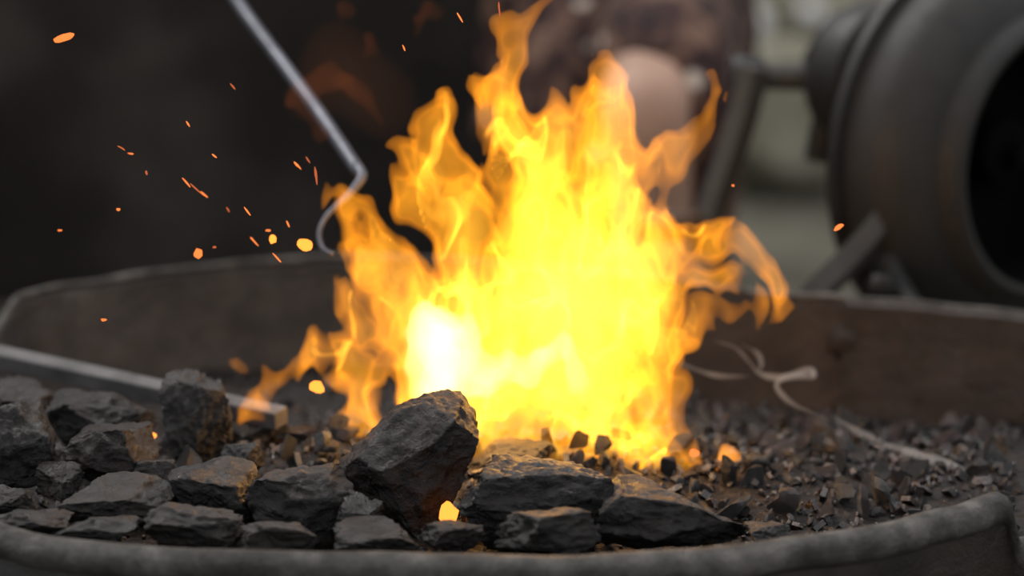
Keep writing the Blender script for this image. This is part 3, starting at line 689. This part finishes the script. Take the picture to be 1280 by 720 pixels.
FL = [[(886, 578, 6, -90), (898, 566, 12, -90), (908, 550, 11, -90), (904, 532, 5, -90)]]
D4, n4 = flame_field(FL, (850, -140, 500), (960, -40, 610), 1.5, rng, amps=((24, 34, 5), (12, 16, 3)))
P, Q = surface_nets(D4, (850, -140, 500), 1.5); o = mesh_np('flame', P, Q, glow_vol('flame_small', (1, .34, .05), 95), None)
tag(o, 'small detached orange flame licking up from the rubble right of the big fire', 'flame')

# ------------------------------------------------------------------ sparks and embers
M_sp = glow('spark', (1.0, .22, .05), 1.5); M_sp2 = glow('spark_dim', (1, .22, .08), .6); M_em = glow('ember', (1, .30, .04), 2.2)
def flake(name, px, py, Y, lpx, wpx, ang, mat, label, group=None, cat='spark', seed=1):
    s_ = pxs(Y); me = rock_mesh(name, seed, (lpx*s_, wpx*s_*.7, wpx*s_), 2, 7, .08, .5, .9)
    o = link_mesh(name, me, mat, loc=at(px, py, Y)); o.rotation_euler = (0, math.radians(ang), 0); tag(o, label, cat, group); return o
flake('spark', 80, 47, -.09, 27, 9, -15, M_sp, 'brightest long orange spark alone at the upper left', seed=2)
flake('spark', 381, 306, -.09, 20, 16, 20, M_em, 'large glowing yellow spark just left of the flames', seed=3)
flake('spark', 341, 299, -.09, 9, 12, 0, M_em, 'round orange spark left of the large yellow one', seed=4)
flake('spark', 248, 317, -.09, 11, 12, 30, M_sp, 'round orange spark above the left pan wall', seed=5)
flake('spark', 396, 484, -.09, 19, 17, 0, M_em, 'orange ember flying at the left foot of the flames', seed=6)
flake('spark', 1048, 284, -.09, 14, 6, -35, M_sp, 'single orange spark in front of the blower housing', seed=7)
flake('spark', 868, 566, -.1, 13, 11, 0, M_sp, 'orange spark close to the small detached flame', seed=8)
small = [(152, 185, 12, 3, 30), (163, 192, 8, 3, 10), (148, 262, 5, 5, 0), (183, 216, 6, 4, 80), (75, 288, 6, 3, 0), (233, 228, 16, 3, 50), (246, 237, 24, 3, 45), (255, 243, 12, 3, 40), (372, 207, 14, 4, 50), (395, 220, 24, 4.5, 85), (309, 264, 14, 3, 55),
         (318, 302, 16, 3, 50), (268, 309, 5, 4, 0), (346, 322, 16, 3, 50), (335, 288, 7, 4, 0), (624, 12, 20, 3, 85), (575, 22, 14, 3, 60), (916, 232, 4, 4, 0), (291, 108, 10, 3, 50), (235, 155, 9, 3, 60),
         (268, 195, 8, 3, 40), (385, 200, 10, 3, 60), (505, 60, 9, 3, 70), (130, 400, 8, 5, 0), (285, 262, 8, 3, 60), (360, 280, 9, 3, 70)]
for i, (x, y, l, w_, a_) in enumerate(small):
    flake('spark', x, y, -.12+.06*((i*37 % 10)/10), l, w_*.72, a_, M_sp if i % 3 else M_sp2, 'tiny orange spark flying in the dark air around the flames', 'tiny flying sparks', seed=20+i)
flake('ember', 561, 643, -.20, 24, 34, 10, M_em, 'glowing orange ember in the gap right of the largest coal lump', cat='ember', seed=60)
flake('ember', 191, 545, -.09, 10, 10, 0, M_em, 'tiny glowing ember between the squarish lump and the tall block', cat='ember', seed=61)

# ------------------------------------------------------------------ smoke
m, nt, out = mat_new('smoke'); vs = nt.nodes.new('ShaderNodeVolumeScatter'); vs.inputs['Color'].default_value = (.95, .93, .92, 1); vs.inputs['Density'].default_value = 60
nt.links.new(vs.outputs[0], out.inputs['Volume'])
def smoke(sm, r, label):
    pts = smooth_path([at(*p) for p in sm], 8); bm = bmesh.new(); n_ = len(pts)
    add_tube(bm, pts, [r*(.25+1.1*math.sin(PI*(k+.5)/n_))*(1+.8*noise.noise(p*60)) for k, p in enumerate(pts)], 12)
    tag(bm_obj('smoke_wisp', bm, m), label, 'smoke')
smoke([(890, 426, .10), (918, 434, .10), (936, 452, .09), (950, 467, .08), (975, 472, .07), (998, 466, .07), (1014, 463, .07), (1016, 471, .06), (998, 470, .06), (978, 473, .06), (971, 484, .05), (990, 504, .04), (1030, 522, .03), (1066, 538, .02)], .0019, 'curling pale smoke wisp with a small loop, right of the fire')
smoke([(925, 430, .12), (945, 440, .11), (952, 455, .10), (946, 466, .09)], .0014, 'short pale smoke curl just above the looping wisp')
smoke([(1040, 520, .04), (1080, 543, .02), (1120, 560, .0), (1165, 574, -.03), (1200, 586, -.05), (1228, 596, -.07)], .0026, 'long faint smoke wisp trailing low over the rubble at right')
smoke([(845, 452, .10), (870, 462, .10), (900, 470, .09), (940, 470, .08)], .0012, 'thin faint smoke thread leaving the right edge of the fire')
